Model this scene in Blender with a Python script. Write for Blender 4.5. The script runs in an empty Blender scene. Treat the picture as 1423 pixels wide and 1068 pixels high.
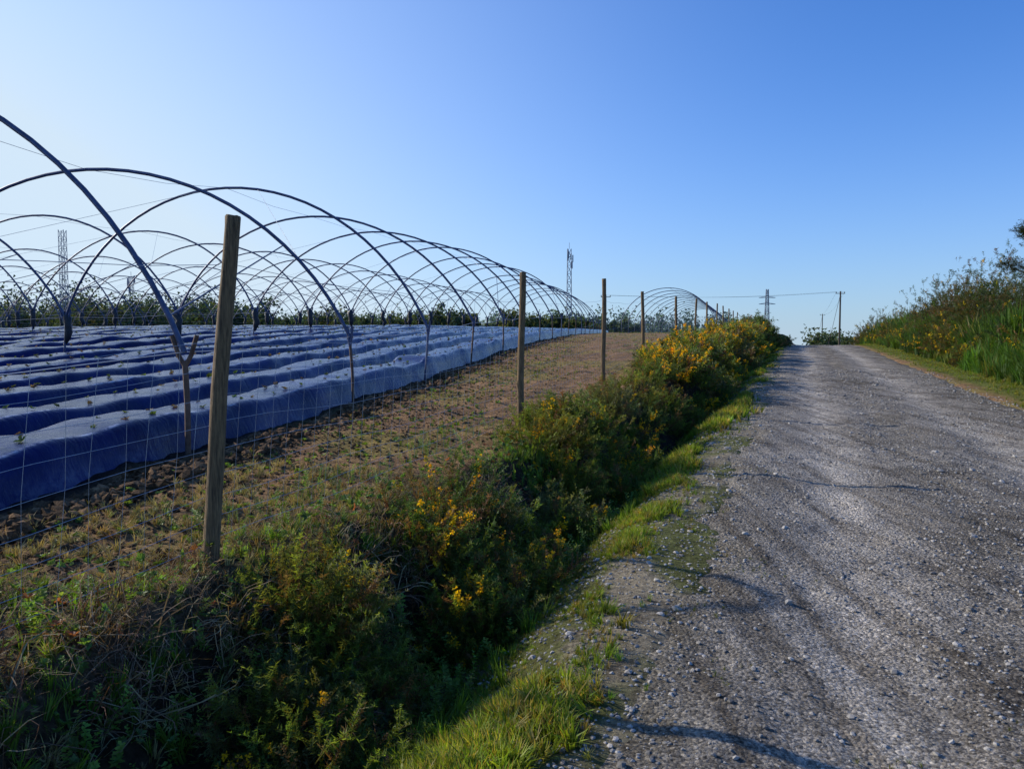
import bpy, math, numpy as np
from mathutils import Vector
rng=np.random.default_rng(7)
SC=bpy.context.scene
# ---------------------------------------------------------------- helpers
def hsh(ix,iy,seed):
    h=(ix*374761393+iy*668265263+seed*1442695041)&0xffffffff
    h=((h^(h>>13))*1274126177)&0xffffffff
    return ((h^(h>>16))&0xffff)/65535.0
def vn(x,y,seed=0):
    x=np.asarray(x,float);y=np.asarray(y,float)
    ix=np.floor(x).astype(np.int64);iy=np.floor(y).astype(np.int64)
    fx=x-ix;fy=y-iy
    fx=fx*fx*(3-2*fx);fy=fy*fy*(3-2*fy)
    a=hsh(ix,iy,seed);b=hsh(ix+1,iy,seed);c=hsh(ix,iy+1,seed);d=hsh(ix+1,iy+1,seed)
    return (a*(1-fx)+b*fx)*(1-fy)+(c*(1-fx)+d*fx)*fy
def fbm(x,y,seed=0,o=4):
    s=0;a=.5;t=0
    for i in range(o):
        s=s+a*vn(x*2**i,y*2**i,seed+i*17);t+=a;a*=.5
    return s/t
def sst(a,b,x):
    t=np.clip((x-a)/(b-a),0,1);return t*t*(3-2*t)
CR,SR=.938,.3465     # road direction = (SR,CR)
def UV(x,y): return CR*x-SR*y, SR*x+CR*y
def XY(u,v): return CR*u+SR*v, -SR*u+CR*v
CD,SD=.9854,.1702    # bed row direction = (SD,CD)
LX,LY=-2.42,11.5
def WS(x,y): return -CD*(x-LX)+SD*(y-LY), SD*(x-LX)+CD*(y-LY)
def XYw(w,s): return LX-CD*w+SD*s, LY+SD*w+CD*s
def sm_interp(x,xp,fp,r):
    return sum(np.interp(x+k*r,xp,fp) for k in (-1,-.5,0,.5,1))/5
def zroad(v): return sm_interp(v,[-60,0,10,30,50,60,68,90,130,400,2500],[-.6,0,.15,.6,1.1,1.29,1.28,.5,-1.5,-6,-12],3)
def zfield(x,y):
    w,s=WS(x,y)
    b=sm_interp(y,[-60,0,4,7.4,11.5,15.6,20,28,45,80,150,220,500,2500],[-.4,.15,.38,.46,.63,.82,1.05,1.45,1.95,2.45,2.95,3.0,0,-12],.8)
    return b+np.interp(w,[0,10,22,60],[0,.24,.22,-.6])
def leftedge(v): return -1.02+(fbm(v*.8,v*0,21)-.5)*.45+(fbm(v*5,v*0,22)-.5)*.25
def terr(x,y):
    x=np.asarray(x,float);y=np.asarray(y,float)
    u,v=UV(x,y);zr=zroad(v);zf=zfield(x,y)
    fade=1-sst(200,500,v)
    un=u+(fbm(x*.9,y*.9,6)-.5)*.4
    ditch=zr-.05*sst(-.9,-1.4,un)-.45*sst(-1.15,-2.1,un)*fade
    t=sst(-1.95,-2.8,u)
    z=ditch*(1-t)+zf*t
    z=z+(.06*sst(4.3,5.2,u)+.75*sst(5.2,9,u))*fade
    le_=leftedge(v)
    z=z-.11*sst(le_+.3,le_+.6,u)*sst(4.0,3.7,u)
    off=1-.75*sst(-1.5,-1.1,u)*sst(4.5,4.1,u)
    z=z+off*((fbm(x*.9,y*.9,3)-.5)*.16+(fbm(x*5,y*5,5)-.5)*.10*(np.hypot(x,y)<30))
    return z
def nmap(v): return v/np.maximum(np.linalg.norm(v,axis=-1,keepdims=True),1e-9)

class MB:
    def __init__(s): s.v=[];s.f3=[];s.f4=[];s.c=[];s.m3=[];s.m4=[];s.n=0
    def add(s,V,F,C=None,mat=0):
        V=np.asarray(V,float).reshape(-1,3);F=np.asarray(F,int)
        if C is None: C=np.ones((len(V),3))
        C=np.broadcast_to(np.asarray(C,float),(len(V),3))
        s.v.append(V);s.c.append(C)
        if F.shape[1]==3: s.f3.append(F+s.n);s.m3.append(np.full(len(F),mat))
        else: s.f4.append(F+s.n);s.m4.append(np.full(len(F),mat))
        s.n+=len(V)
    def build(s,name,mats,smooth=False,parent=None):
        V=np.concatenate(s.v);C=np.concatenate(s.c)
        f3=np.concatenate(s.f3) if s.f3 else np.zeros((0,3),int)
        f4=np.concatenate(s.f4) if s.f4 else np.zeros((0,4),int)
        mi=np.concatenate(s.m3+s.m4) 
        lv=np.concatenate([f3.ravel(),f4.ravel()]).astype(np.int32)
        ls=np.concatenate([np.arange(len(f3))*3,len(f3)*3+np.arange(len(f4))*4]).astype(np.int32)
        me=bpy.data.meshes.new(name)
        me.vertices.add(len(V));me.vertices.foreach_set('co',V.astype(np.float32).ravel())
        me.loops.add(len(lv));me.loops.foreach_set('vertex_index',lv)
        me.polygons.add(len(ls));me.polygons.foreach_set('loop_start',ls)
        me.polygons.foreach_set('material_index',mi.astype(np.int32))
        me.update(calc_edges=True)
        a=me.color_attributes.new('Col','FLOAT_COLOR','POINT')
        a.data.foreach_set('color',np.concatenate([C,np.ones((len(C),1))],1).astype(np.float32).ravel())
        me.polygons.foreach_set('use_smooth',np.full(len(ls),smooth))
        for m in mats: me.materials.append(m)
        ob=bpy.data.objects.new(name,me);SC.collection.objects.link(ob)
        if parent: ob.parent=parent
        return ob
def tube(P,r,sides=6,caps=False):
    P=np.asarray(P,float);n=len(P);r=np.broadcast_to(r,(n,))
    T=nmap(np.gradient(P,axis=0))
    ref=np.array([0,0,1.]) if abs(T[:,2]).mean()<.8 else np.array([1.,0,0])
    A=nmap(np.cross(T,ref));B=np.cross(T,A)
    an=np.arange(sides)*2*np.pi/sides
    V=P[:,None]+r[:,None,None]*(A[:,None]*np.cos(an)[None,:,None]+B[:,None]*np.sin(an)[None,:,None])
    V=V.reshape(-1,3);i=np.arange(n-1)[:,None]*sides;j=np.arange(sides)[None];k=(j+1)%sides
    F=np.stack([i+j,i+k,i+sides+k,i+sides+j],-1).reshape(-1,4)
    return V,F
def grid(nx,ny):
    i,j=np.meshgrid(np.arange(nx-1),np.arange(ny-1),indexing='ij')
    a=i*ny+j
    return np.stack([a,a+ny,a+ny+1,a+1],-1).reshape(-1,4)
def frames(D,spin):
    D=nmap(D);ref=np.where(abs(D[:,2:3])<.95,np.array([[0,0,1.]]),np.array([[1.,0,0]]))
    A=nmap(np.cross(ref,D));B=np.cross(D,A)
    c=np.cos(spin)[:,None];s=np.sin(spin)[:,None]
    X=A*c+B*s;Y=-A*s+B*c
    return np.stack([X,Y,D],-1)
def rep(mb,T,pos,R,sc,tint,mat=0):
    V,F,C=T;k=len(pos)
    if k==0:return
    sc=np.asarray(sc,float)
    if sc.ndim==1: sc=np.repeat(sc[:,None],3,1)
    W=np.einsum('kij,knj->kni',R,V[None]*sc[:,None,:])+pos[:,None]
    CC=np.clip(C[None]*tint[:,None],0,1)
    FF=(F[None]+(np.arange(k)*len(V))[:,None,None]).reshape(-1,F.shape[1])
    mb.add(W.reshape(-1,3),FF,CC.reshape(-1,3),mat)
# ---------------------------------------------------------------- materials
def newmat(name):
    m=bpy.data.materials.new(name);m.use_nodes=True;nt=m.node_tree;nt.nodes.clear()
    o=nt.nodes.new('ShaderNodeOutputMaterial');b=nt.nodes.new('ShaderNodeBsdfPrincipled')
    nt.links.new(b.outputs[0],o.inputs[0]);return m,nt,b,o
def N(nt,t,**k):
    n=nt.nodes.new(t)
    for a,v in k.items():
        if a in n.inputs: n.inputs[a].default_value=v
        else: setattr(n,a,v)
    return n
def noise(nt,scale,detail=5,rough=.6,vec=None,mapscale=None,rot=0):
    tc=N(nt,'ShaderNodeTexCoord');n=N(nt,'ShaderNodeTexNoise');n.inputs['Scale'].default_value=scale
    n.inputs['Detail'].default_value=detail;n.inputs['Roughness'].default_value=rough
    if mapscale:
        mp=N(nt,'ShaderNodeMapping');mp.inputs['Scale'].default_value=mapscale;mp.inputs['Rotation'].default_value=(0,0,rot)
        nt.links.new(tc.outputs['Object'],mp.inputs[0]);nt.links.new(mp.outputs[0],n.inputs['Vector'])
    else: nt.links.new(tc.outputs['Object'],n.inputs['Vector'])
    return n
def ramp(nt,src,stops):
    r=N(nt,'ShaderNodeValToRGB');e=r.color_ramp.elements
    while len(e)<len(stops): e.new(.5)
    for i,(p,c) in enumerate(stops): e[i].position=p;e[i].color=(*c,1)
    nt.links.new(src,r.inputs[0]);return r
def mixc(nt,a,b,fac=1.,mode='MULTIPLY'):
    m=N(nt,'ShaderNodeMix',data_type='RGBA',blend_type=mode)
    if isinstance(fac,(int,float)): m.inputs[0].default_value=fac
    else: nt.links.new(fac,m.inputs[0])
    for s,i in ((a,6),(b,7)):
        if isinstance(s,tuple): m.inputs[i].default_value=(*s,1)
        else: nt.links.new(s,m.inputs[i])
    return m.outputs[2]
def mathn(nt,op,a,b):
    n=N(nt,'ShaderNodeMath',operation=op)
    for i,q in enumerate((a,b)):
        if isinstance(q,(int,float)): n.inputs[i].default_value=q
        else: nt.links.new(q,n.inputs[i])
    return n.outputs[0]
def bump(nt,b,h,st,dist):
    bp=N(nt,'ShaderNodeBump');bp.inputs['Strength'].default_value=st;bp.inputs['Distance'].default_value=dist
    nt.links.new(h,bp.inputs['Height']);nt.links.new(bp.outputs[0],b.inputs['Normal']);return bp
def attrcol(nt):
    a=N(nt,'ShaderNodeAttribute');a.attribute_name='Col';return a.outputs['Color']
def g3(v): return (v,v,v)
def foliage(name,trans=.35,rough=.55,spec=.3):
    m,nt,b,o=newmat(name);c=attrcol(nt)
    n=noise(nt,2.3,3);r=ramp(nt,n.outputs[0],[(.3,(.7,.76,.76)),(.7,(1.25,1.2,1.1))])
    col=mixc(nt,c,r.outputs[0])
    nt.links.new(col,b.inputs['Base Color']);b.inputs['Roughness'].default_value=rough
    b.inputs['Specular IOR Level'].default_value=spec
    t=N(nt,'ShaderNodeBsdfTranslucent');tc=mixc(nt,col,(1.5,1.4,.5));nt.links.new(tc,t.inputs[0])
    mx=N(nt,'ShaderNodeMixShader');mx.inputs[0].default_value=trans
    nt.links.new(b.outputs[0],mx.inputs[1]);nt.links.new(t.outputs[0],mx.inputs[2]);nt.links.new(mx.outputs[0],o.inputs[0])
    return m
M_leaf=foliage('leaf',.42);M_dry=foliage('dry_grass',.2,.8);M_flower=foliage('petal',.4,.6)
M_far=foliage('far_leaf',.3,1.,0.)
# ground
m,nt,b,o=newmat('soil');M_soil=m
n1=noise(nt,3.,8,.7);r1=ramp(nt,n1.outputs[0],[(.3,(.5,.46,.44)),(.5,(.95,.95,.95)),(.72,(1.5,1.45,1.35))])
n2=noise(nt,28,6,.7);r2=ramp(nt,n2.outputs[0],[(.35,g3(.45)),(.65,g3(1.5))])
col=mixc(nt,mixc(nt,attrcol(nt),r1.outputs[0]),r2.outputs[0]);nt.links.new(col,b.inputs['Base Color'])
b.inputs['Roughness'].default_value=.95;b.inputs['Specular IOR Level'].default_value=.1
n3=noise(nt,45,8,.75);bump(nt,b,n3.outputs[0],.9,.05)
# road
m,nt,b,o=newmat('gravel_surface');M_road=m
n1=noise(nt,1.1,9,.7);r1=ramp(nt,n1.outputs[0],[(.32,(.55,.53,.51)),(.5,(.95,.95,.95)),(.68,(1.22,1.2,1.17))])
n5=noise(nt,1.,7,.7,mapscale=(3.6,.2,1),rot=math.radians(20.3));r5=ramp(nt,n5.outputs[0],[(.36,(.56,.53,.49)),(.52,(1,1,1)),(.66,(1.25,1.24,1.23))])
n2=noise(nt,60,7,.82);r2=ramp(nt,n2.outputs[0],[(.38,g3(.22)),(.5,g3(.95)),(.63,g3(1.95))])
vo=N(nt,'ShaderNodeTexVoronoi');vo.inputs['Scale'].default_value=50
tc=N(nt,'ShaderNodeTexCoord');nt.links.new(tc.outputs['Object'],vo.inputs['Vector'])
rv=ramp(nt,vo.outputs['Color'],[(.2,g3(.62)),(.8,g3(1.38))])
col=mixc(nt,mixc(nt,mixc(nt,mixc(nt,attrcol(nt),r1.outputs[0]),r5.outputs[0]),r2.outputs[0]),rv.outputs[0])
nt.links.new(col,b.inputs['Base Color']);b.inputs['Roughness'].default_value=.95;b.inputs['Specular IOR Level'].default_value=.1
bump(nt,b,mathn(nt,'SUBTRACT',n2.outputs[0],vo.outputs['Distance']),.95,.026)
m,nt,b,o=newmat('stone');M_stone=m
nt.links.new(attrcol(nt),b.inputs['Base Color']);b.inputs['Roughness'].default_value=.85
# plastic
m,nt,b,o=newmat('mulch_plastic');M_plastic=m
n1=noise(nt,1.3,6,.6);r1=ramp(nt,n1.outputs[0],[(.3,(.004,.005,.04)),(.55,(.008,.011,.085)),(.75,(.014,.019,.13))])
n4=noise(nt,9,5,.7);r4=ramp(nt,n4.outputs[0],[(.64,(0,0,0)),(.8,(.35,.35,.35))])
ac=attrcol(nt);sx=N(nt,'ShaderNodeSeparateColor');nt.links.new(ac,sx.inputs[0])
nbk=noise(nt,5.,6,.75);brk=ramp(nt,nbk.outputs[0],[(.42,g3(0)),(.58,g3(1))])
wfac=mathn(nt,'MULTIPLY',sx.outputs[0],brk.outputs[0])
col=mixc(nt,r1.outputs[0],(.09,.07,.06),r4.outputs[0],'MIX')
col=mixc(nt,col,(.48,.50,.60),wfac,'MIX')  # pale sun-glint streaks painted into the plastic colour along the folds
nt.links.new(col,b.inputs['Base Color'])
rr=ramp(nt,n4.outputs[0],[(.3,g3(.16)),(.7,g3(.28))]);nt.links.new(rr.outputs[0],b.inputs['Roughness'])
b.inputs['IOR'].default_value=1.28;b.inputs['Specular IOR Level'].default_value=.4
n2=noise(nt,1,5,.6,mapscale=(9,2.2,9),rot=math.radians(9.8))
n6=noise(nt,1,6,.6,mapscale=(3.,9,3.),rot=math.radians(9.8))
rdg=mathn(nt,'ABSOLUTE',mathn(nt,'SUBTRACT',n6.outputs[0],.5),0.)
hh_=mathn(nt,'ADD',mathn(nt,'MULTIPLY',n2.outputs[0],.7),mathn(nt,'MULTIPLY',rdg,-1.6))
bump(nt,b,hh_,.5,.018)
# metal / wood
def simple(name,c1,c2,scale,rough,metal=0.,ms=None,bs=.4,bd=.01):
    m,nt,b,o=newmat(name);n=noise(nt,scale,6,.65,mapscale=ms)
    r=ramp(nt,n.outputs[0],[(.3,c1),(.7,c2)]);nt.links.new(r.outputs[0],b.inputs['Base Color'])
    b.inputs['Roughness'].default_value=rough;b.inputs['Metallic'].default_value=metal
    bump(nt,b,n.outputs[0],bs,bd);return m
M_steel=simple('galvanised_steel',(.035,.045,.09),(.10,.125,.22),9,.5,.25,bs=.1)
M_rust=simple('rusty_steel',(.07,.035,.022),(.18,.115,.08),14,.8,.1)
M_wood=simple('weathered_wood',(.035,.022,.011),(.29,.19,.09),16,.85,ms=(6,6,.5),bs=.9,bd=.012)
M_wire=simple('fence_wire',(.3,.31,.33),(.5,.52,.55),5,.4,.5,bs=0)
M_black=simple('black_bundle',(.006,.007,.01),(.02,.022,.03),10,.5,bs=.8,bd=.03)
M_mast=simple('mast_steel',(.14,.17,.24),(.24,.28,.36),2,.6,.2,bs=0)
M_bark=simple('bark',(.04,.03,.02),(.10,.08,.06),12,.9)
# ---------------------------------------------------------------- ground
def axis(segs):
    out=[segs[0][0]]
    for a,b_,d0,d1 in segs:
        p=a
        while p<b_:
            t=(p-a)/(b_-a);p+=d0+(d1-d0)*t;out.append(min(p,b_))
    return np.unique(np.round(np.array(out),4))
ua=axis([(-1500,-100,200,20),(-100,-12,12,.6),(-12,-4.4,.5,.1),(-4.4,-.2,.05,.05),(-.2,4,.4,.4),(4,10,.12,.3),(10,60,.5,8),(60,1500,15,250)])
va=axis([(-60,-3,10,.4),(-3,12,.07,.09),(12,45,.12,.6),(45,140,.7,5),(140,2500,6,250)])
U,Vv=np.meshgrid(ua,va,indexing='ij');X,Y=XY(U,Vv);Z=terr(X,Y)
soil=np.array([.275,.165,.082]);moss=np.array([.24,.21,.05]);green=np.array([.075,.105,.03]);dark=np.array([.05,.036,.022])
m1=sst(.46,.62,fbm(X*.7,Y*.7,11))[...,None]
C=soil*(1-m1*.55)+moss*m1*.55
w,s=WS(X,Y)
nb=(sst(-.9,-.1,w)*sst(.3,.6,fbm(X*2,Y*2,12)+.15))[...,None];C=C*(1-nb*.7)+np.array([.085,.055,.035])*nb*.7
far=sst(60,110,Y)[...,None];C=C*(1-far)+green*far
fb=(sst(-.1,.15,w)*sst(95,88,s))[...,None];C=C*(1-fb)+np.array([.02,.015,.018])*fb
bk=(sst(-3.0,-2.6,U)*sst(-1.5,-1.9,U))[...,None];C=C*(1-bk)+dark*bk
bl=(sst(-4.6,-4.,U)*sst(-2.5,-2.7,U)*sst(3.6,2.6,Vv))[...,None];C=C*(1-bl)+np.array([.18,.13,.08])*bl
rt=sst(4.1,4.6,U)[...,None];C=C*(1-rt)+(np.array([.12,.14,.03]))*rt
vgm=sst(-2.0,-1.5,U)*sst(0,-.5,U);vgn=sst(.4,.58,fbm(X*2.5,Y*2.5,13)+.22*sst(-1.,-1.4,U))[...,None]
vg=vgm[...,None];C=C*(1-vg)+(np.array([.28,.24,.17])*(1-vgn)+np.array([.13,.14,.045])*vgn)*vg
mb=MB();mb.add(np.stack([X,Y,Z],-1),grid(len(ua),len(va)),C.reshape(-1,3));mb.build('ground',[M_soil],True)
# road
def rdisp(x,y,u,v):
    trk=np.exp(-((u-.35)/.38)**2)+np.exp(-((u-2.45)/.38)**2)+.4*np.exp(-((u-1.25)/.2)**2)*sst(.4,.6,vn(v*.2,v*0,35))
    return .018-.045*trk+(fbm(x*2.2,y*2.2,31)-.5)*.07+(fbm(x*12,y*12,33)-.5)*.034
vr=axis([(-8,14,.06,.08),(14,60,.12,.6),(60,300,1,12)])
k=np.linspace(0,1,110)
VR,K=np.meshgrid(vr,k,indexing='ij')
le=leftedge(VR);re=4.2+(fbm(VR*.7,VR*0,23)-.5)*.5
UR=le+(re-le)*K
XR,YR=XY(UR,VR);edge=np.minimum(UR-le,re-UR)
wig=.12*np.sin(VR*.21)
trk=np.exp(-((UR-.35-wig)/.34)**2)+np.exp(-((UR-2.45-wig)/.34)**2)
def redge(e): return .075*sst(.55,0,e)
ZR=zroad(VR)+rdisp(XR,YR,UR,VR)-redge(edge)
base=np.array([.365,.332,.285]);
C=base*(.80+.40*trk[...,None]);mk=np.clip(np.exp(-((UR-1.45)/.4)**2)*.5+np.exp(-((UR-4)/.7)**2)*.8,0,1)[...,None]*sst(.3,.5,fbm(XR*1.8,YR*1.8,41))[...,None]
C=C*(1-mk)+np.array([.21,.18,.13])*mk
em=(sst(.75,.05,UR-le)*(.55+.45*sst(.35,.6,fbm(XR*2.5,YR*2.5,42))))[...,None];C=C*(1-em)+np.array([.27,.235,.165])*em
mb=MB();mb.add(np.stack([XR,YR,ZR],-1),grid(len(vr),110)[:,::-1],C.reshape(-1,3));mb.build('gravel_road',[M_road],True)
def surf(u,v):
    x,y=XY(u,v);z=terr(x,y)
    e=np.minimum(u-leftedge(v),4.2-u)
    zr_=zroad(v)+rdisp(x,y,u,v)-redge(e)
    return np.stack([x,y,np.where(e>0,np.maximum(zr_,z),z)],-1)
# stones
ph=(1+5**.5)/2
ico=np.array([(-1,ph,0),(1,ph,0),(-1,-ph,0),(1,-ph,0),(0,-1,ph),(0,1,ph),(0,-1,-ph),(0,1,-ph),(ph,0,-1),(ph,0,1),(-ph,0,-1),(-ph,0,1)],float);ico/=np.linalg.norm(ico[0])
icf=np.array([(0,11,5),(0,5,1),(0,1,7),(0,7,10),(0,10,11),(1,5,9),(5,11,4),(11,10,2),(10,7,6),(7,1,8),(3,9,4),(3,4,2),(3,2,6),(3,6,8),(3,8,9),(4,9,5),(2,4,11),(6,2,10),(8,6,7),(9,8,1)])
mb=MB()
for ti in range(4):
    T=(ico*(1+rng.uniform(-.3,.3,(12,1)))*[1,.8,.55],icf,np.ones((12,3)))
    n=17000
    v=2.0*(30/2.0)**rng.random(n)
    uu=rng.uniform(-1.6,4.2,n)
    band=np.exp(-((uu-1.4-.25*np.sin(v*.35))/.25)**2)+.8*np.exp(-((uu-3.6)/.3)**2)+.8*(uu<-.4)
    keep=rng.random(n)<(.2+.5*sst(.46,.58,fbm(uu*1.2,v*.5,51))+.75*band)
    uu=uu[keep];v=v[keep];n=len(v)
    p=surf(uu,v);sz=.003+.011*rng.random(n)**3+.018*(rng.random(n)<.02)*rng.random(n)
    sz*=1+v/22
    p[:,2]+=sz*.15
    g=rng.uniform(.11,.42,(n,1))*np.array([1,.94,.85])
    rep(mb,T,p,frames(np.tile([0,0,1.],(n,1))+rng.normal(0,.15,(n,3)),rng.uniform(0,6.3,n)),sz,g)
mb.build('road_gravel',[M_stone])
# soil clods on the field margin
mb=MB()
for ti in range(3):
    T=(ico*(1+rng.uniform(-.35,.35,(12,1)))*[1,.85,.6],icf,np.ones((12,3)))
    n=6000;y=2.5*(40/2.5)**rng.random(n);off=rng.exponential(.9,n)
    x=(LX+SD/CD*(y-LY))+.1+off
    uu,vv=UV(x,y);k_=(uu<-2.7);x=x[k_];y=y[k_];n=len(x);off=off[k_]
    sz=.008+.055*rng.random(n)**3*(off<.5)+.016*rng.random(n)**2
    p=np.stack([x,y,terr(x,y)+sz*.2],-1)
    rep(mb,T,p,frames(np.tile([0,0,1.],(n,1))+rng.normal(0,.3,(n,3)),rng.uniform(0,6.3,n)),sz,rng.uniform(.35,1.4,(n,1))*np.array([.19,.12,.068]))
mb.build('soil_clods',[M_soil])
# ---------------------------------------------------------------- plastic mulch beds
PITCH=8.25/6
prof=np.array([(-.52,-.03),(-.47,.02),(-.42,.17),(-.37,.29),(-.325,.322),(-.30,.333),(-.27,.338),(-.1,.345),(.1,.345),(.27,.338),(.30,.333),(.325,.322),(.37,.29),(.42,.17),(.47,.02),(.52,-.03)])
NP=len(prof)
mb=MB();centres=[]
for r_ in range(54):
    wc=.62+r_*PITCH;s0=-12 if r_<12 else 0;s1=84-r_*.3
    ss=axis([(s0,14,.11,.16),(14,s1,.25,.9)]) if r_<10 else axis([(s0,s1,.5,1.2)])
    S,I=np.meshgrid(ss,np.arange(NP),indexing='ij')
    pw=prof[I,0]
    wob=(fbm(ss*.25,ss*0+r_*7.,61)-.5)*.16
    wv=wc+pw*(1+.09*(fbm(S*1.5,pw*6+r_*5,62)-.5)*2)+wob[:,None]
    hh=prof[I,1]*(.9+.2*fbm(S*.5,S*0+r_*9.,63))+ (fbm(S*2.2,pw*5+r_*3.,64)-.5)*.035*(prof[I,1]>.01)
    x,y=XYw(wv,S);xc,yc=XYw(np.full_like(S,wc),S)
    z=zfield(xc,yc)+hh+(fbm(xc*.9,yc*.9,3)-.5)*.16
    z=np.where(prof[I,1]<0,z-.04,z)
    wt=((I==5)|(I==10))*sst(.32,.6,fbm(S*.9,I*2.+r_,65))+((I==1)|(I==14))*.15*sst(.4,.6,fbm(S*1.3,I*2.+r_,66))  # mask for the painted glint streaks on top and base edges
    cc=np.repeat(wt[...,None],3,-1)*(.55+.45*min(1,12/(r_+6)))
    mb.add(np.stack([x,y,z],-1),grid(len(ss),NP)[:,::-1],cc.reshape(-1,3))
    centres.append((wc,s0,s1))
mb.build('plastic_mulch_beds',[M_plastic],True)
# ---------------------------------------------------------------- plant templates
def strip(pts,widths,side,c0,c1):
    n=len(pts);V=[];C=[]
    for i in range(n):
        t=i/(n-1);c=np.array(c0)*(1-t)+np.array(c1)*t
        if i<n-1: V+= [pts[i]-side*widths[i],pts[i]+side*widths[i]];C+=[c,c]
        else: V.append(pts[i]);C.append(c)
    F=[]
    for i in range(n-2): a=2*i;F+=[(a,a+1,a+3),(a,a+3,a+2)]
    a=2*(n-2);F.append((a,a+1,a+2))
    return np.array(V),np.array(F),np.array(C)
class TB:
    def __init__(s): s.V=[];s.F=[];s.C=[];s.n=0
    def add(s,V,F,C): s.V.append(V);s.F.append(np.asarray(F)+s.n);s.C.append(C);s.n+=len(V)
    def get(s): return np.concatenate(s.V),np.concatenate(s.F),np.concatenate(s.C)
def T_grass(nb=20,spread=.18,wd=.022,c0=(.5,.6,.5),c1=(1.2,1.15,.9),bend=.45):
    t=TB()
    for i in range(nb):
        a=rng.uniform(0,6.28);d=np.array([math.cos(a),math.sin(a),0]);side=np.array([-d[1],d[0],0])
        b0=d*rng.uniform(0,spread);L=rng.uniform(.5,1.05);bd=rng.uniform(.1,1)*bend
        pts=[b0,b0+d*bd*.25*L+[0,0,L*.5],b0+d*bd*L+[0,0,L*(1-.35*bd)]]
        k=rng.uniform(.8,1.2)
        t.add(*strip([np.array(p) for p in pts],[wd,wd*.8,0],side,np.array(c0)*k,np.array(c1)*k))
    return t.get()
def T_sprig(nn=60,br=5,nl=.13,nw=.018,flower=0):
    t=TB();ax=[]
    bx,by=rng.uniform(-.25,.25,2)
    main=lambda q:np.array([bx*q*q,by*q*q,q])
    ax.append((main,1.,nn//2))
    for i in range(br):
        q0=rng.uniform(.2,.85);a=rng.uniform(0,6.28);L=rng.uniform(.2,.5)
        dv=np.array([math.cos(a)*.7,math.sin(a)*.7,.7])*L;o0=main(q0)
        ax.append(((lambda q,o0=o0,dv=dv:o0+dv*q),L,nn//(2*max(br,1))))
    for fn,L,cnt in ax:
        P=[fn(q) for q in (0,.5,1)]
        t.add(*strip(P,[.010,.008,0],np.array([1.,0,0]),(1.,.6,.4),(.9,.8,.5)))
        for j in range(cnt):
            q=rng.uniform(.05,1)**.8;p=fn(q);a=rng.uniform(0,6.28)
            d=np.array([math.cos(a),math.sin(a),rng.uniform(.1,1.3)]);d/=np.linalg.norm(d)
            side=np.cross(d,[math.cos(a+1.5),math.sin(a+1.5),.3]);side/=np.linalg.norm(side)+1e-9
            l=nl*rng.uniform(.5,1.3)
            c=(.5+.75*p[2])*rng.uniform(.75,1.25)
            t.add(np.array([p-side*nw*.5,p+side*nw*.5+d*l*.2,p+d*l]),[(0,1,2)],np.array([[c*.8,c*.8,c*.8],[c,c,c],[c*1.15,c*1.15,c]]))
    return t.get()
def T_flowers(n=16,sz=.05):
    t=TB()
    for i in range(n):
        q=rng.uniform(.55,1.);p=np.array([rng.normal(0,.05),rng.normal(0,.05),q])
        for k_ in range(4):
            d=rng.normal(0,1,3);d[2]+=.5;d/=np.linalg.norm(d);s_=np.cross(d,rng.normal(0,1,3));s_/=np.linalg.norm(s_)
            c=rng.uniform(.75,1.15)
            t.add(np.array([p,p+d*sz+s_*sz*.5,p+d*sz*1.1-s_*sz*.5]),[(0,1,2)],np.array([[c*.7]*3,[c]*3,[c]*3]))
    return t.get()
def T_herb(pairs=14,ll=.2,lw=.045):
    t=TB();bx,by=rng.uniform(-.2,.2,2)
    fn=lambda q:np.array([bx*q*q,by*q*q,q])
    t.add(*strip([fn(0),fn(.5),fn(1)],[.012,.01,0],np.array([1.,0,0]),(.7,.8,.5),(.9,1,.7)))
    for j in range(pairs*2):
        q=.12+.88*(j/(pairs*2));a=j*2.4;up=rng.uniform(.2,.9)
        d=np.array([math.cos(a),math.sin(a),up]);d/=np.linalg.norm(d);side=np.array([-math.sin(a),math.cos(a),0])
        l=ll*(1.15-q*.6)*rng.uniform(.8,1.2);p=fn(q);c=.6+.6*q
        mid=p+d*l*.5+[0,0,-.01];tip=p+d*l+[0,0,-l*.25]
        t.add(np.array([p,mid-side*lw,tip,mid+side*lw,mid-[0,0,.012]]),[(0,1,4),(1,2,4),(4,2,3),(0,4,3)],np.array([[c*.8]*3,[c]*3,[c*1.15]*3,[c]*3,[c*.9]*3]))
    return t.get()
def T_twigs(n=14):
    t=TB()
    for i in range(n):
        a=rng.uniform(0,6.28);d=np.array([math.cos(a),math.sin(a),0]);L=rng.uniform(.5,1.1);h=rng.uniform(.15,.7)
        b0=rng.normal(0,.12,3)*[1,1,0];pts=[b0]
        for q in (.25,.5,.75,1): pts.append(b0+d*L*q+np.array([rng.normal(0,.03),rng.normal(0,.03),h*math.sin(q*2.4)]))
        side=np.array([-d[1],d[0],rng.uniform(-.7,.7)]);c=rng.uniform(.6,1.3)
        t.add(*strip(pts,[.009,.008,.006,.005,0],side,(c*.7,)*3,(c*1.1,)*3))
    return t.get()
def T_rosette():
    t=TB()
    for i in range(9):
        a=i*2.4;d=np.array([math.cos(a),math.sin(a),rng.uniform(.4,1.2)]);d/=np.linalg.norm(d);side=np.array([-math.sin(a),math.cos(a),0]);l=rng.uniform(.6,1.1)
        p=np.zeros(3);mid=d*l*.6;tip=d*l+[0,0,-.2];c=rng.uniform(.7,1.3)
        t.add(np.array([p,mid-side*.25,tip,mid+side*.25]),[(0,1,2),(0,2,3)],np.full((4,3),c))
    return t.get()
G=[T_grass() for _ in range(5)];Gs=[T_grass(12,.12,.035) for _ in range(4)]
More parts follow.
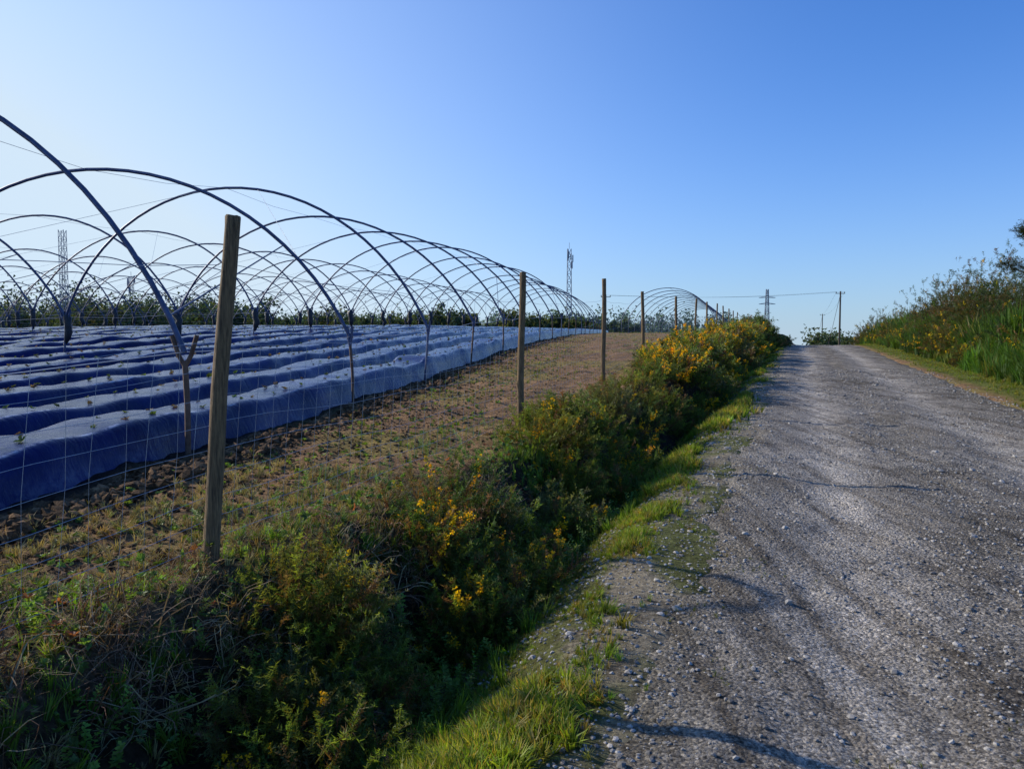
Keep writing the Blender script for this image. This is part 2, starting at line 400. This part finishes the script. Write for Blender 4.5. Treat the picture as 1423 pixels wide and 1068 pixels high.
Gb=[T_grass(16,.3,.03,(.5,.5,.4),(1.1,1.1,.9),.8) for _ in range(4)]
SP=[T_sprig(96,6,.11,.024) for _ in range(8)];SPf=[T_sprig(26,3,.26,.055) for _ in range(5)]
FL=[T_flowers(14,.055) for _ in range(3)];FLf=[T_flowers(8,.085) for _ in range(3)]
HB=[T_herb() for _ in range(4)];TW=[T_twigs() for _ in range(4)];RO=[T_rosette() for _ in range(3)]
BROOM=[T_grass(28,.22,.02,(.45,.55,.5),(1.15,1.15,1.),.5) for _ in range(4)]
up=np.array([0,0,1.])
def scatter(mb,temps,P,sc,tint,tilt=.2,mat=0,D=None):
    n=len(P);ch=rng.integers(0,len(temps),n)
    if D is None: D=np.tile(up,(n,1))
    D=D+rng.normal(0,tilt,(n,3))
    R=frames(D,rng.uniform(0,6.3,n))
    for i,T in enumerate(temps):
        k_=ch==i;rep(mb,T,P[k_],R[k_],sc[k_],tint[k_],mat)
def tintv(n,c,var=.25):
    return np.array(c)*rng.uniform(1-var,1+var,(n,1))*(1+rng.normal(0,.08,(n,3)))
def bushes(mb,cent,rad,hgt,nper,temps,L,col,flowers=None,fprob=0.,fcol=(.75,.42,.01)):
    """sprigs fanned over an uneven dome"""
    for c,r_,h,n_,cl in zip(cent,rad,hgt,nper,col):
        n_=int(n_);a=rng.uniform(0,6.28,n_);cz=rng.uniform(0,1,n_);rr=np.sqrt(1-cz**2)
        dr=np.stack([np.cos(a)*rr,np.sin(a)*rr,cz],-1)
        q=rng.uniform(.35,1.,n_)**.7*(.65+.7*vn(a*1.3+c[0]*3,cz*3+c[1]*2,9))
        l=L*rng.uniform(.45,1.5,n_)
        P=c+dr*np.stack([q*r_,q*r_,q*np.maximum(h-L*.7,.05)],-1)
        D=dr*[.9,.9,.5]+[0,0,.6]
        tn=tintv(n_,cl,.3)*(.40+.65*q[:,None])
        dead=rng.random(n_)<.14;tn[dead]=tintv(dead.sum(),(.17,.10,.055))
        ch=rng.integers(0,len(temps),n_);R=frames(D+rng.normal(0,.3,(n_,3)),rng.uniform(0,6.3,n_))
        for i,T in enumerate(temps):
            k_=ch==i;rep(mb,T,P[k_],R[k_],l[k_],tn[k_],0)
        if flowers is not None and fprob>0:
            patch=vn(P[:,0]*2.2,P[:,1]*2.2,77)
            k_=(rng.random(n_)<fprob*2*sst(.4,.65,patch))&(cz>.25)&(q>.6)
            chf=rng.integers(0,len(flowers),n_)
            for i,T in enumerate(flowers):
                kk=k_&(chf==i);rep(mb,T,P[kk],R[kk],l[kk]*1.05,tintv(kk.sum(),fcol,.2),1)
def onT(x,y,dz=0): return np.stack([x,y,terr(x,y)+dz],-1)
LEFTU=lambda v:-2.95-1.4*sst(2.9,2.2,v)
def gorse(name,v0,v1,n,u0,u1,h0,h1,L,temps,fl,fp,npr,cols,fcol=(.85,.50,.01)):
    mb=MB();v=np.sort(rng.uniform(v0,v1,n));u=rng.uniform(u0,u1,n);x,y=XY(u,v)
    h=rng.uniform(h0,h1,n);c=onT(x,y,-.03)
    bushes(mb,c,h*rng.uniform(.6,.9,n),h,np.full(n,npr),temps,L,[cols[rng.integers(len(cols))] for _ in range(n)],fl,fp,fcol)
    mb.build(name,[M_leaf,M_flower]);return mb
cg=[(.13,.18,.035),(.085,.14,.04),(.17,.20,.045),(.13,.15,.07)]
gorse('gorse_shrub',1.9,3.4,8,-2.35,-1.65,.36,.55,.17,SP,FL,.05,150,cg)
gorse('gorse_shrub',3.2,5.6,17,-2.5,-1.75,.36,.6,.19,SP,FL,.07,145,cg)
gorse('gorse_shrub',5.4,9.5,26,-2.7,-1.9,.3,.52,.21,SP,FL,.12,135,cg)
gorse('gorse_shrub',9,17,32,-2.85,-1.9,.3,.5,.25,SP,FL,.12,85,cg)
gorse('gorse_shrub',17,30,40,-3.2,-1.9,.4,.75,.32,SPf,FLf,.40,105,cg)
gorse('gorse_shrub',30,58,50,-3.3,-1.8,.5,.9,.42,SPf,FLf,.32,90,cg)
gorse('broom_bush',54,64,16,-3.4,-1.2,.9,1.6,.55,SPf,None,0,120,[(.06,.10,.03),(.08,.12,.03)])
# low foreground leafy mix
mb=MB()
n=3300;u=rng.uniform(-4.2,-1.6,n);v=rng.uniform(.2,9,n);d_=vn(u*2.2,v*2.2,91)
k_=(u>LEFTU(v))&(d_>.46)&((u>-2.7)|(rng.random(n)<.6));u=u[k_];v=v[k_];x,y=XY(u,v);n=len(u)
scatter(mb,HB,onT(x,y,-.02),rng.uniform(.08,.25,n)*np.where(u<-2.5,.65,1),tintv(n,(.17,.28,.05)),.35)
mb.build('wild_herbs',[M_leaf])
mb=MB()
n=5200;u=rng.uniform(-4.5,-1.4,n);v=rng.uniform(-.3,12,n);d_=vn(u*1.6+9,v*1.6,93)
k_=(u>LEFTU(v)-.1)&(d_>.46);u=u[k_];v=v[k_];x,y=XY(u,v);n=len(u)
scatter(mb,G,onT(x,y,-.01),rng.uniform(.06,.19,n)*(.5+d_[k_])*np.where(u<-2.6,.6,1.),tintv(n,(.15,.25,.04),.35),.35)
mb.build('bank_grass',[M_leaf])
# dry grass / dead stems
mb=MB()
n=8500;u=rng.uniform(-4.8,-1.8,n);v=rng.uniform(-.4,9,n);d_=vn(u*1.9+4,v*1.9,95);wt=.5+1.2*(u<-2.45)*(v<3.2)
k_=(u>LEFTU(v)-.3)&(d_*wt>.29);u=u[k_];v=v[k_];x,y=XY(u,v);n=len(u)
cc=tintv(n,(.38,.29,.19),.4);q=rng.random(n)<.5;cc[q]=tintv(q.sum(),(.18,.10,.06))
scatter(mb,TW,onT(x,y,-.02),rng.uniform(.10,.36,n)*np.where((u<-2.6)&(v>2.6),.5,1),cc,.45)
n=2000;u=rng.uniform(-4.6,-2.3,n);v=rng.uniform(-.4,6,n);x,y=XY(u,v)
scatter(mb,Gb,onT(x,y),rng.uniform(.04,.11,n),tintv(n,(.42,.33,.18),.35),.7)
mb.build('dry_grass',[M_dry])
# bramble / reddish leaves
mb=MB();n=2400;u=rng.uniform(-4.2,-1.8,n);v=rng.uniform(.3,8,n);k_=u>LEFTU(v);u=u[k_];v=v[k_];n=len(u);x,y=XY(u,v)
P=onT(x,y,.03);P[:,2]+=rng.uniform(.0,.16,n)
tn=tintv(n,(.12,.19,.05));rd=rng.random(n)<.10;tn[rd]=tintv(rd.sum(),(.22,.09,.05))
scatter(mb,RO,P,rng.uniform(.02,.042,n),tn,.5);mb.build('bramble',[M_leaf])
# ---- verge grass along road left
mb=MB()
n=34000;v=1.2*(60/1.2)**rng.random(n);u=-1.42+rng.normal(0,.27,n)+.10*np.sin(v*.9)+.06*np.sin(v*2.3);d_=fbm(u*1.3+3,v*.8,97)
pk=np.maximum(sst(.36,.50,d_),.9*sst(-1.25,-1.55,u))*sst(-.7,-1.15,u+(vn(u*5,v*5,98)-.5)*.6)
k_=(rng.random(n)<pk)&(u>-2.1);u=u[k_];v=v[k_];n=len(u);d_=d_[k_]
far_=v>9
tn=tintv(n,(.20,.28,.035),.4);yel=rng.random(n)<.35;tn[yel]=tintv(yel.sum(),(.36,.30,.10),.25)
P=surf(u,v);sc=rng.uniform(.02,.075,n)*(.55+1.3*sst(.42,.65,d_))*np.where(far_,1.5,1)
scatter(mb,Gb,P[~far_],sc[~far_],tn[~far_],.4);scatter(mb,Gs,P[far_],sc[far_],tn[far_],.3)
for (a_,b_) in [(-.35,5.4),(-.15,5.2),(.1,2.6),(.9,3.3),(1.5,2.9),(2.6,4.6),(-.3,3.6),(1.1,2.1),(3.2,8),(.4,3.1),(-.5,4.4),(1.9,3.7),(-.6,7),(-.4,9)]:
    n=16;u=a_+rng.normal(0,.10,n);v=b_+rng.normal(0,.09,n)
    scatter(mb,Gb,surf(u,v),rng.uniform(.012,.034,n),tintv(n,(.17,.19,.05)),.5)
mb.build('verge_grass',[M_leaf])
# ---- sparse weeds on the field margin
mb=MB()
n=6000;y=2.5*(85/2.5)**rng.random(n);x0=LX+SD/CD*(y-LY);xr,_=XY(np.full(n,-2.9),y/CR)
x=x0+.1+rng.random(n)*np.maximum(xr-x0+1,.5);d_=fbm(x*.8,y*.8,99);uu,vv=UV(x,y)
k_=(d_>.53)&(uu<-2.6);x=x[k_];y=y[k_];n=len(x)
tn=tintv(n,(.17,.22,.04),.3);q=rng.random(n)<.4;tn[q]=tintv(q.sum(),(.34,.26,.12),.3)
scatter(mb,Gb,onT(x,y),rng.uniform(.015,.06,n)*(1+y/30),tn,.6)
n=1100;y=3*(30/3.)**rng.random(n);x=LX+SD/CD*(y-LY)+.2+rng.random(n)*2;uu,vv=UV(x,y);k_=uu<-2.6;x=x[k_];y=y[k_];n=len(x)
scatter(mb,RO,onT(x,y),rng.uniform(.02,.06,n),tintv(n,(.12,.19,.04)),.3)
n=200;v=rng.uniform(3.6,9,n);u=rng.uniform(-3.7,-2.8,n);x,y=XY(u,v)
scatter(mb,HB,onT(x,y),rng.uniform(.06,.18,n),tintv(n,(.15,.24,.05)),.3)
mb.build('field_margin_weeds',[M_leaf])
# ---- strawberry plants on beds
mb=MB();P=[]
for (wc,s0,s1) in centres[:14]:
    for sgn in (-.16,.16):
        ss=np.arange(s0,min(s1,45),.42)+rng.uniform(-.08,.08,len(np.arange(s0,min(s1,45),.42)))
        ss=ss[rng.random(len(ss))<.75];x,y=XYw(wc+sgn+rng.normal(0,.03,len(ss)),ss)
        xc,yc=XYw(np.full(len(ss),wc),ss);P.append(np.stack([x,y,zfield(xc,yc)+(fbm(xc*.9,yc*.9,3)-.5)*.16+.345],-1))
P=np.concatenate(P);n=len(P)
tn=tintv(n,(.07,.11,.035));q=rng.random(n)<.5;tn[q]=tintv(q.sum(),(.13,.10,.07))
scatter(mb,RO,P,rng.uniform(.035,.07,n),tn,.3);mb.build('strawberry_plants',[M_leaf])
# ---- right verge + hedge
mb=MB()
n=12000;v=9*(75/9.)**rng.random(n);u=rng.uniform(4.05,6.2,n);d_=fbm(u*.8,v*.8,101)
k_=(rng.random(n)<sst(4.0,4.8,u+(d_-.5)*1.6));u=u[k_];v=v[k_];x,y=XY(u,v);n=len(u)
tn=tintv(n,(.19,.24,.035),.25);q=rng.random(n)<.3;tn[q]=tintv(q.sum(),(.30,.26,.08))
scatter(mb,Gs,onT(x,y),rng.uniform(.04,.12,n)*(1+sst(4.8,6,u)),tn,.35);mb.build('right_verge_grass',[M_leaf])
mb=MB()
n=3600;v=13*(80/13.)**rng.random(n);u=5.2+rng.random(n)*2.4;x,y=XY(u,v)
cl=vn(u*.9,v*.6,103)
hh=rng.uniform(.5,1.45,n)*(.5+.75*sst(5.1,7.1,u))*(.5+1.*cl)
tn=tintv(n,(.075,.145,.028),.4)*(.5+.9*vn(u*1.1+5,v*.7,104))[:,None];q=rng.random(n)<.1;tn[q]=tintv(q.sum(),(.2,.2,.06))
scatter(mb,BROOM,onT(x,y),hh,tn,.2);mb.build('broom_thicket',[M_leaf])
def hedge(name,v0,v1,n,u0,u1,h0,h1,L,npr,cols,fp):
    mb=MB();v=rng.uniform(v0,v1,n);u=rng.uniform(u0,u1,n);x,y=XY(u,v);h=rng.uniform(h0,h1,n)*(.7+.75*vn(u*.4,v*.22,107))
    bushes(mb,onT(x,y,-.1),h*rng.uniform(.45,.7,n),h,np.full(n,npr),SPf,L,[cols[rng.integers(len(cols))] for _ in range(n)],FLf,fp,(.72,.50,.02))
    mb.build(name,[M_leaf,M_flower])
ch_=[(.065,.09,.025),(.09,.085,.03),(.05,.085,.028),(.11,.09,.04)]
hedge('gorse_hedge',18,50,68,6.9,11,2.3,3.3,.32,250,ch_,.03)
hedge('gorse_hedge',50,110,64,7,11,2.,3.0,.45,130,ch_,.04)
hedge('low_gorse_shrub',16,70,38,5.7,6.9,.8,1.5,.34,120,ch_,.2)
# dark tree at right edge
def tree(name,x,y,H,cr,nl,col,lsz):
    z=float(terr(x,y));mb=MB()
    P=np.array([[x+.15*math.sin(t*3),y,z-.1+H*.85*t] for t in np.linspace(0,1,7)])
    mb.add(*tube(P,np.linspace(.14,.03,7),8),mat=1)
    for i in range(20):
        t=rng.uniform(.25,.95);a=rng.uniform(0,6.28);p0=np.array([x,y,z+H*.85*t]);L=cr*rng.uniform(.6,1.1)*(1.2-t*.5)
        p1=p0+np.array([math.cos(a)*L,math.sin(a)*L,L*.45]);mb.add(*tube(np.array([p0,(p0+p1)/2+[0,0,-.05],p1]),np.array([.04,.025,.01]),5),mat=1)
        n_=nl//20;tt=rng.uniform(.3,1.1,n_)[:,None];P=p0+(p1-p0)*tt+rng.normal(0,.16,(n_,3))
        D=(p1-p0)[None]/L+rng.normal(0,.5,(n_,3))+[0,0,.5];k_=rng.integers(0,5,n_);R=frames(D,rng.uniform(0,6,n_))
        for q in range(5): rep(mb,SPf[q],P[k_==q],R[k_==q],np.full((k_==q).sum(),lsz),tintv((k_==q).sum(),col),0)
    mb.build(name,[M_leaf,M_bark])
tree('pine_tree',20.7,30.,4.8,1.5,1700,(.045,.055,.028),.34)
# ---------------------------------------------------------------- fence
posts=[(-3.35,-1.3),(-1.6,4.03),(.1,9.5),(1.71,14.5),(3.38,19.9),(5.55,26.2),(7.5,31.8),(9.4,37.3),(11.3,42.8),(13.2,48.4),(15.1,54),(17,59.6),(18.9,65.2)]
htp=[1.8,1.8,1.9,1.95,1.8,1.75,1.8,1.8,1.75,1.8,1.8,1.8,1.8]
lean=[(0,0),(.15,.02),(.03,0),(.01,.02),(-.04,0)]+[(rng.normal(0,.04),0) for _ in range(8)]
tops=[]
for i,((x,y),h,l) in enumerate(zip(posts,htp,lean)):
    z=float(terr(x,y));mb=MB();tt=np.array([-.1,.0,.15,.3,.5,.7,.85,.97,.996,1.0])
    P=np.array([[x+l[0]*t+.006*math.sin(t*7+i),y+l[1]*t,z+h*t] for t in tt]);r0=.041
    rr=r0*(1.05-.1*tt);rr[-1]*=.9
    V,F=tube(P,rr,14);V=V+rng.normal(0,.0014,V.shape);mb.add(V,F)
    mb.add(np.concatenate([V[-14:],P[-1:]]),[(k2,(k2+1)%14,14) for k2 in range(14)])
    mb.build('wooden_fence_post',[M_wood],True)
    tops.append((x,y,z,l,h))
mb=MB()
hs=[.08,.2,.32,.45,.58,.72,.86,1.0,1.14]
for a_,b_ in zip(tops[:-1],tops[1:]):
    d=math.hypot(b_[0]-a_[0],b_[1]-a_[1]);n=12
    def pt(t,h):
        x=a_[0]*(1-t)+b_[0]*t;y=a_[1]*(1-t)+b_[1]*t
        lx=(a_[3][0]*(1-t)+b_[3][0]*t)*h/1.8
        z=a_[2]*(1-t)+b_[2]*t
        return [x-.045+lx,y,z+h-.05*math.sin(math.pi*t)*(h/1.2)+.012*math.sin(t*17+h*9)]
    for h in hs+[1.55]:
        P=[pt(t,h) for t in np.linspace(0,1,n)];mb.add(*tube(P,.0013 if h<1.5 else .0018,3))
    nv=int(d/.16)
    if b_[1]<45:
        for j in range(nv):
            t=(j+.5)/nv;P=[pt(t,hs[0]),pt(t+.004*math.sin(j*3.1),.6),pt(t,hs[-1])];mb.add(*tube(P,.0011,3))
mb.build('wire_mesh_fence',[M_wire])
# ---------------------------------------------------------------- polytunnel frames
W2=8.25/2;R_=(W2**2+2.7**2)/5.4
amax=math.asin(W2/R_)
def gz(x,y): return float(zfield(x,y))
def hoop(bay,kk,mb,r,LEG=1.03):
    s=(-4.16)+(kk)*4.2;w0=bay*8.25
    p0=np.array(XYw(w0,s));p1=np.array(XYw(w0+8.25,s));z0=gz(*p0)+LEG;z1=gz(*p1)+LEG
    A=np.linspace(-amax,amax,30);P=[]
    jit=rng.normal(0,.02,2)
    if bay==0 and kk==0: jit=np.array([0,.05])
    elif bay==0 and kk==1: jit=np.array([0,-.08])
    elif bay>0: jit[1]-=.03
    for a in A:
        o=R_*math.sin(a);t=(o+W2)/8.25;h=R_*math.cos(a)-(R_-2.7)
        q=p0*(1-t)+p1*t
        P.append([q[0]+SD*jit[0]*h*2,q[1]+CD*jit[0]*h*2,z0*(1-t)+z1*t+h*(1+jit[1])])
    mb.add(*tube(P,r,8),mat=0);return P
NB=8
for bay in range(NB):
    mb=MB();prev=None;nh=17-bay//3
    for kk in range(-1,nh):
        P=hoop(bay,kk,mb,.027)
        s=-4.16+kk*4.2;x,y=XYw(bay*8.25,s);z=gz(x,y)
        h=1.03;dx=rng.normal(0,.04)
        mb.add(*tube([[x+dx+(-.02),y,z-.1],[x+dx*.5,y,z+h*.5],[x,y,z+h-.08]],.022 if not(bay==0 and kk==0) else .028,7),mat=1 if bay==0 and kk%3!=2 else 0)
        fw=.13 if (bay or kk==0) else .04
        for sg in (-1,1):
            q=XYw(bay*8.25+sg*fw,s);mb.add(*tube([[x,y,z+h-.14],[(x+q[0])/2,(y+q[1])/2,z+h-.03],[q[0],q[1],z+h+.16]],.022,6),mat=1 if (bay==0 and kk==0) else 0)
        if bay>0:
            n=6;PP=[[x+rng.normal(0,.03),y+.02,z+h-.62+i*.15] for i in range(n)]
            mb.add(*tube(PP,np.array([.03,.09,.12,.10,.13,.02])*rng.uniform(.7,1.1),7),mat=2)
        if prev is not None:
            for ix in (0,15,29): 
                mb.add(*tube([prev[ix],[(prev[ix][j]+P[ix][j])/2-(.06 if j==2 else 0) for j in range(3)],P[ix]],.004 if ix==15 else .006,3),mat=3)
            if kk%2==0: mb.add(*tube([prev[4],P[13]],.004,3),mat=3);mb.add(*tube([prev[25],P[16]],.004,3),mat=3)
            if kk%4==1 or bay>0: mb.add(*tube([prev[1],P[5]],.010,5),mat=0)
            if bay>0: mb.add(*tube([prev[28],P[24]],.010,5),mat=0)
        prev=P
    mb.build('polytunnel_frame',[M_steel,M_rust,M_black,M_wire],True)
ang=math.radians(17.5);dx_,dy_=math.sin(ang),math.cos(ang)
for bb,(ax_,ay_) in enumerate([(14.0,70.)]):
    mb=MB();prev=None
    for kk in range(13):
        cx,cy=ax_+dx_*4*kk,ay_+dy_*4*kk
        gz0=2.65
        P=[]
        for a in np.linspace(-amax,amax,30):
            o=R_*math.sin(a);h=R_*math.cos(a)-(R_-2.7);P.append([cx+dy_*o,cy-dx_*o,gz0+1.03+h])
        P=[[P[0][0],P[0][1],gz0-.5]]+P+[[P[-1][0],P[-1][1],gz0-.5]]
        mb.add(*tube(P,.035,6),mat=0)
        if prev:
            for ix in (1,8,16,24,30): mb.add(*tube([prev[ix],P[ix]],.012,3),mat=3)
        prev=P
    mb.build('polytunnel_frame',[M_steel,M_rust,M_black,M_wire],True)
# ---------------------------------------------------------------- masts and poles
def lattice(name,x,y,H,w,taper=.6,arms=0,ant=True):
    z=float(terr(x,y))-1;mb=MB();n=int(H/(w*1.6));r=w*.055
    c=[(-1,-1),(1,-1),(1,1),(-1,1)]
    def cp(i,t): k=w/2*(1-(1-taper)*t);return [x+c[i%4][0]*k,y+c[i%4][1]*k,z+H*t]
    for i in range(4): mb.add(*tube([cp(i,0),cp(i,.5),cp(i,1)],r,4))
    for j in range(n):
        for i in range(4):
            t0,t1=j/n,(j+1)/n
            mb.add(*tube([cp(i,t0),cp(i+1,t1)],r*.6,3));mb.add(*tube([cp(i+1,t0),cp(i,t1)],r*.6,3));mb.add(*tube([cp(i,t0),cp(i+1,t0)],r*.6,3))
    if ant:
        mb.add(*tube([[x,y,z+H],[x,y,z+H*1.07]],.05,5))
        for i in range(6):
            a=rng.uniform(0,6.28);t=rng.uniform(.78,1);px=x+math.cos(a)*w*.8;py=y+math.sin(a)*w*.8
            mb.add(*tube([[px,py,z+H*t-.9],[px,py,z+H*t-.88],[px,py,z+H*t+.9],[px,py,z+H*t+.92]],np.array([.02,.16,.16,.02]),6))
            mb.add(*tube([[x,y,z+H*t],[px,py,z+H*t]],.05,4))
    for k2 in range(arms):
        t=.72+.12*k2;L=w*1.6
        mb.add(*tube([[x-L,y,z+H*t],[x,y,z+H*t+.5],[x+L,y,z+H*t]],.1,4));mb.add(*tube([[x-L,y,z+H*t],[x+L,y,z+H*t]],.08,4))
    mb.build(name,[M_mast])
lattice('lattice_radio_mast',14.7,200,23,1.3,.7)
lattice('lattice_radio_mast',-86.4,150,21.6,1.1,.9,ant=False)
lattice('lattice_radio_mast',-93,190,16,1.0,.8)
lattice('electricity_pylon',98.5,300,20.5,2.0,.35,arms=2,ant=False)
def upole(x,y,top):
    z=float(terr(x,y))-.5;mb=MB()
    mb.add(*tube([[x,y,z],[x,y,(z+top)/2],[x,y,top-.02],[x,y,top]],np.array([.17,.14,.11,.02]),10))
    mb.add(*tube([[x-.7,y,top-.35],[x,y,top-.35],[x+.7,y,top-.35]],.05,5))
    for q in (-.65,0,.65): mb.add(*tube([[x+q,y,top-.35],[x+q,y,top-.22],[x+q,y,top-.08]],np.array([.03,.07,.03]),6))
    mb.add(*tube([[x-2.4,y,z],[x-1.2,y,(z+top)/2-.4],[x-.1,y,top-.9]],.03,4))
    mb.build('utility_pole',[M_bark],True)
upole(50.7,120,9.3);upole(88,220,9.3);upole(13.5,112,8.3)
mb=MB()
for q in (-.65,.65):
    a_=np.array([50.7+q,120,9.2]);b_=np.array([13.5+q,112,8.2]);t=np.linspace(0,1,20)[:,None]
    P=a_*(1-t)+b_*t;P[:,2]-=.55*np.sin(np.pi*t[:,0]);mb.add(*tube(P,.012,4))
    a_=np.array([50.7+q,120,9.2]);b_=np.array([88+q,220,9.2]);P=a_*(1-t)+b_*t;P[:,2]-=1.*np.sin(np.pi*t[:,0]);mb.add(*tube(P,.012,4))
mb.build('overhead_cable',[M_black])
# ---------------------------------------------------------------- distant trees
mb=MB()
def fartree(x,y,H,col,nf,ls=1.):
    z=float(terr(x,y));cw=H*rng.uniform(.28,.45)
    mb.add(*tube([[x,y,z-.5],[x,y,z+H*.5],[x,y,z+H*.85]],np.array([.2,.13,.04]),5),C=np.array([.07,.065,.06]))
    ncl=rng.integers(7,11);cc=np.stack([rng.normal(0,cw*.5,ncl),rng.normal(0,cw*.5,ncl),H*np.linspace(.08,.9,ncl)],-1)
    cr=rng.uniform(.4,.75,ncl)*cw
    w_=np.minimum(rng.integers(0,ncl,nf),rng.integers(0,ncl,nf)+2)%ncl;P=np.array([x,y,z])+cc[w_]+rng.normal(0,1,(nf,3))*cr[w_][:,None]*.5
    sh=.6+.6*rng.random(ncl)
    T=(np.array([[-.5,-.3,0],[.5,-.2,0],[.1,.6,.1]]),np.array([[0,1,2]]),np.ones((3,3)))
    rep(mb,T,P,frames(rng.normal(0,1,(nf,3)),rng.uniform(0,6,nf)),rng.uniform(.3,.85,nf)*ls,tintv(nf,col,.25)*sh[w_][:,None])
for i in range(460):
    y=rng.uniform(150,215);x=rng.uniform(-.72*y,.17*y)
    px=711+1075*x/y
    Hm=np.interp(px,[0,150,300,500,650,870],[11.,10.5,8.8,7.,5.2,3.])
    H=Hm*rng.uniform(.4,1.05)*(.6+.6*vn(px/40.,0,5))
    fartree(x,y,H,(.07,.105,.075) if rng.random()<.7 else (.11,.13,.065),460)  # haze of distance painted into the leaf colours
for i in range(16):
    y=rng.uniform(165,200);x=y*rng.uniform(.385,.44);fartree(x,y,rng.uniform(4.5,7.2)*.95,(.09,.12,.07),300)
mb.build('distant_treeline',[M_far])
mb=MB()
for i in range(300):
    y=rng.uniform(380,480);x=rng.uniform(-.8*y,.3*y);fartree(x,y,rng.uniform(12,19),(.13,.19,.22),200,2.2)  # aerial haze painted in as a bluish leaf colour
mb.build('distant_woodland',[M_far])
# ---------------------------------------------------------------- sky, sun, camera
el=math.radians(27);azd=np.array([-.9,.43]);azd/=np.linalg.norm(azd)
sd=Vector((azd[0]*math.cos(el),azd[1]*math.cos(el),math.sin(el)))
L=bpy.data.lights.new('sun','SUN');L.energy=5.0;L.angle=math.radians(.5);L.color=(1,.91,.77)
lo=bpy.data.objects.new('sun',L);lo.rotation_euler=(-sd).to_track_quat('-Z','Y').to_euler();SC.collection.objects.link(lo)
w_=bpy.data.worlds.new('World');SC.world=w_;w_.use_nodes=True;nt=w_.node_tree;nt.nodes.clear()
sk=nt.nodes.new('ShaderNodeTexSky');sk.sky_type='NISHITA';sk.sun_disc=False;sk.sun_elevation=el
sk.sun_rotation=math.atan2(azd[0],azd[1]);sk.air_density=1.0;sk.dust_density=1.0;sk.ozone_density=3.0
bg=nt.nodes.new('ShaderNodeBackground');bg.inputs[1].default_value=.145;ow=nt.nodes.new('ShaderNodeOutputWorld')
mc=mixc(nt,sk.outputs[0],(.34,.76,1.38))
# atmospheric haze: whiter towards the sun and the horizon
tc=N(nt,'ShaderNodeTexCoord')
nd=N(nt,'ShaderNodeVectorMath',operation='NORMALIZE');nt.links.new(tc.outputs['Generated'],nd.inputs[0])
dn=N(nt,'ShaderNodeVectorMath',operation='DOT_PRODUCT');nt.links.new(nd.outputs[0],dn.inputs[0]);dn.inputs[1].default_value=tuple(sd)
dt=dn.outputs['Value']
sep=N(nt,'ShaderNodeSeparateXYZ');nt.links.new(nd.outputs[0],sep.inputs[0])
mth=lambda op,a,b:mathn(nt,op,a,b)
zz=mth('MAXIMUM',sep.outputs[2],0.);inv=mth('SUBTRACT',1.,zz)
glow=mth('MULTIPLY',mth('POWER',mth('MAXIMUM',dt,0.),2.6),mth('POWER',inv,1.9))
hor=mth('MULTIPLY',mth('POWER',inv,7.),.66)
fac=mth('MINIMUM',mth('ADD',mth('MULTIPLY',glow,2.3),hor),.97)
mc=mixc(nt,mc,(4.6,5.6,6.5),fac,'MIX')
nt.links.new(mc,bg.inputs[0]);nt.links.new(bg.outputs[0],ow.inputs[0])
cam=bpy.data.cameras.new('camera');cam.lens=36*1075/1423;cam.sensor_width=36;cam.clip_end=6000;cam.clip_start=.05
co=bpy.data.objects.new('camera',cam);co.location=(0,0,1.6);co.rotation_euler=(math.radians(90-3.2),0,0);SC.collection.objects.link(co);SC.camera=co
SC.view_settings.view_transform='Standard';SC.view_settings.look='None';SC.view_settings.exposure=0
print('done')
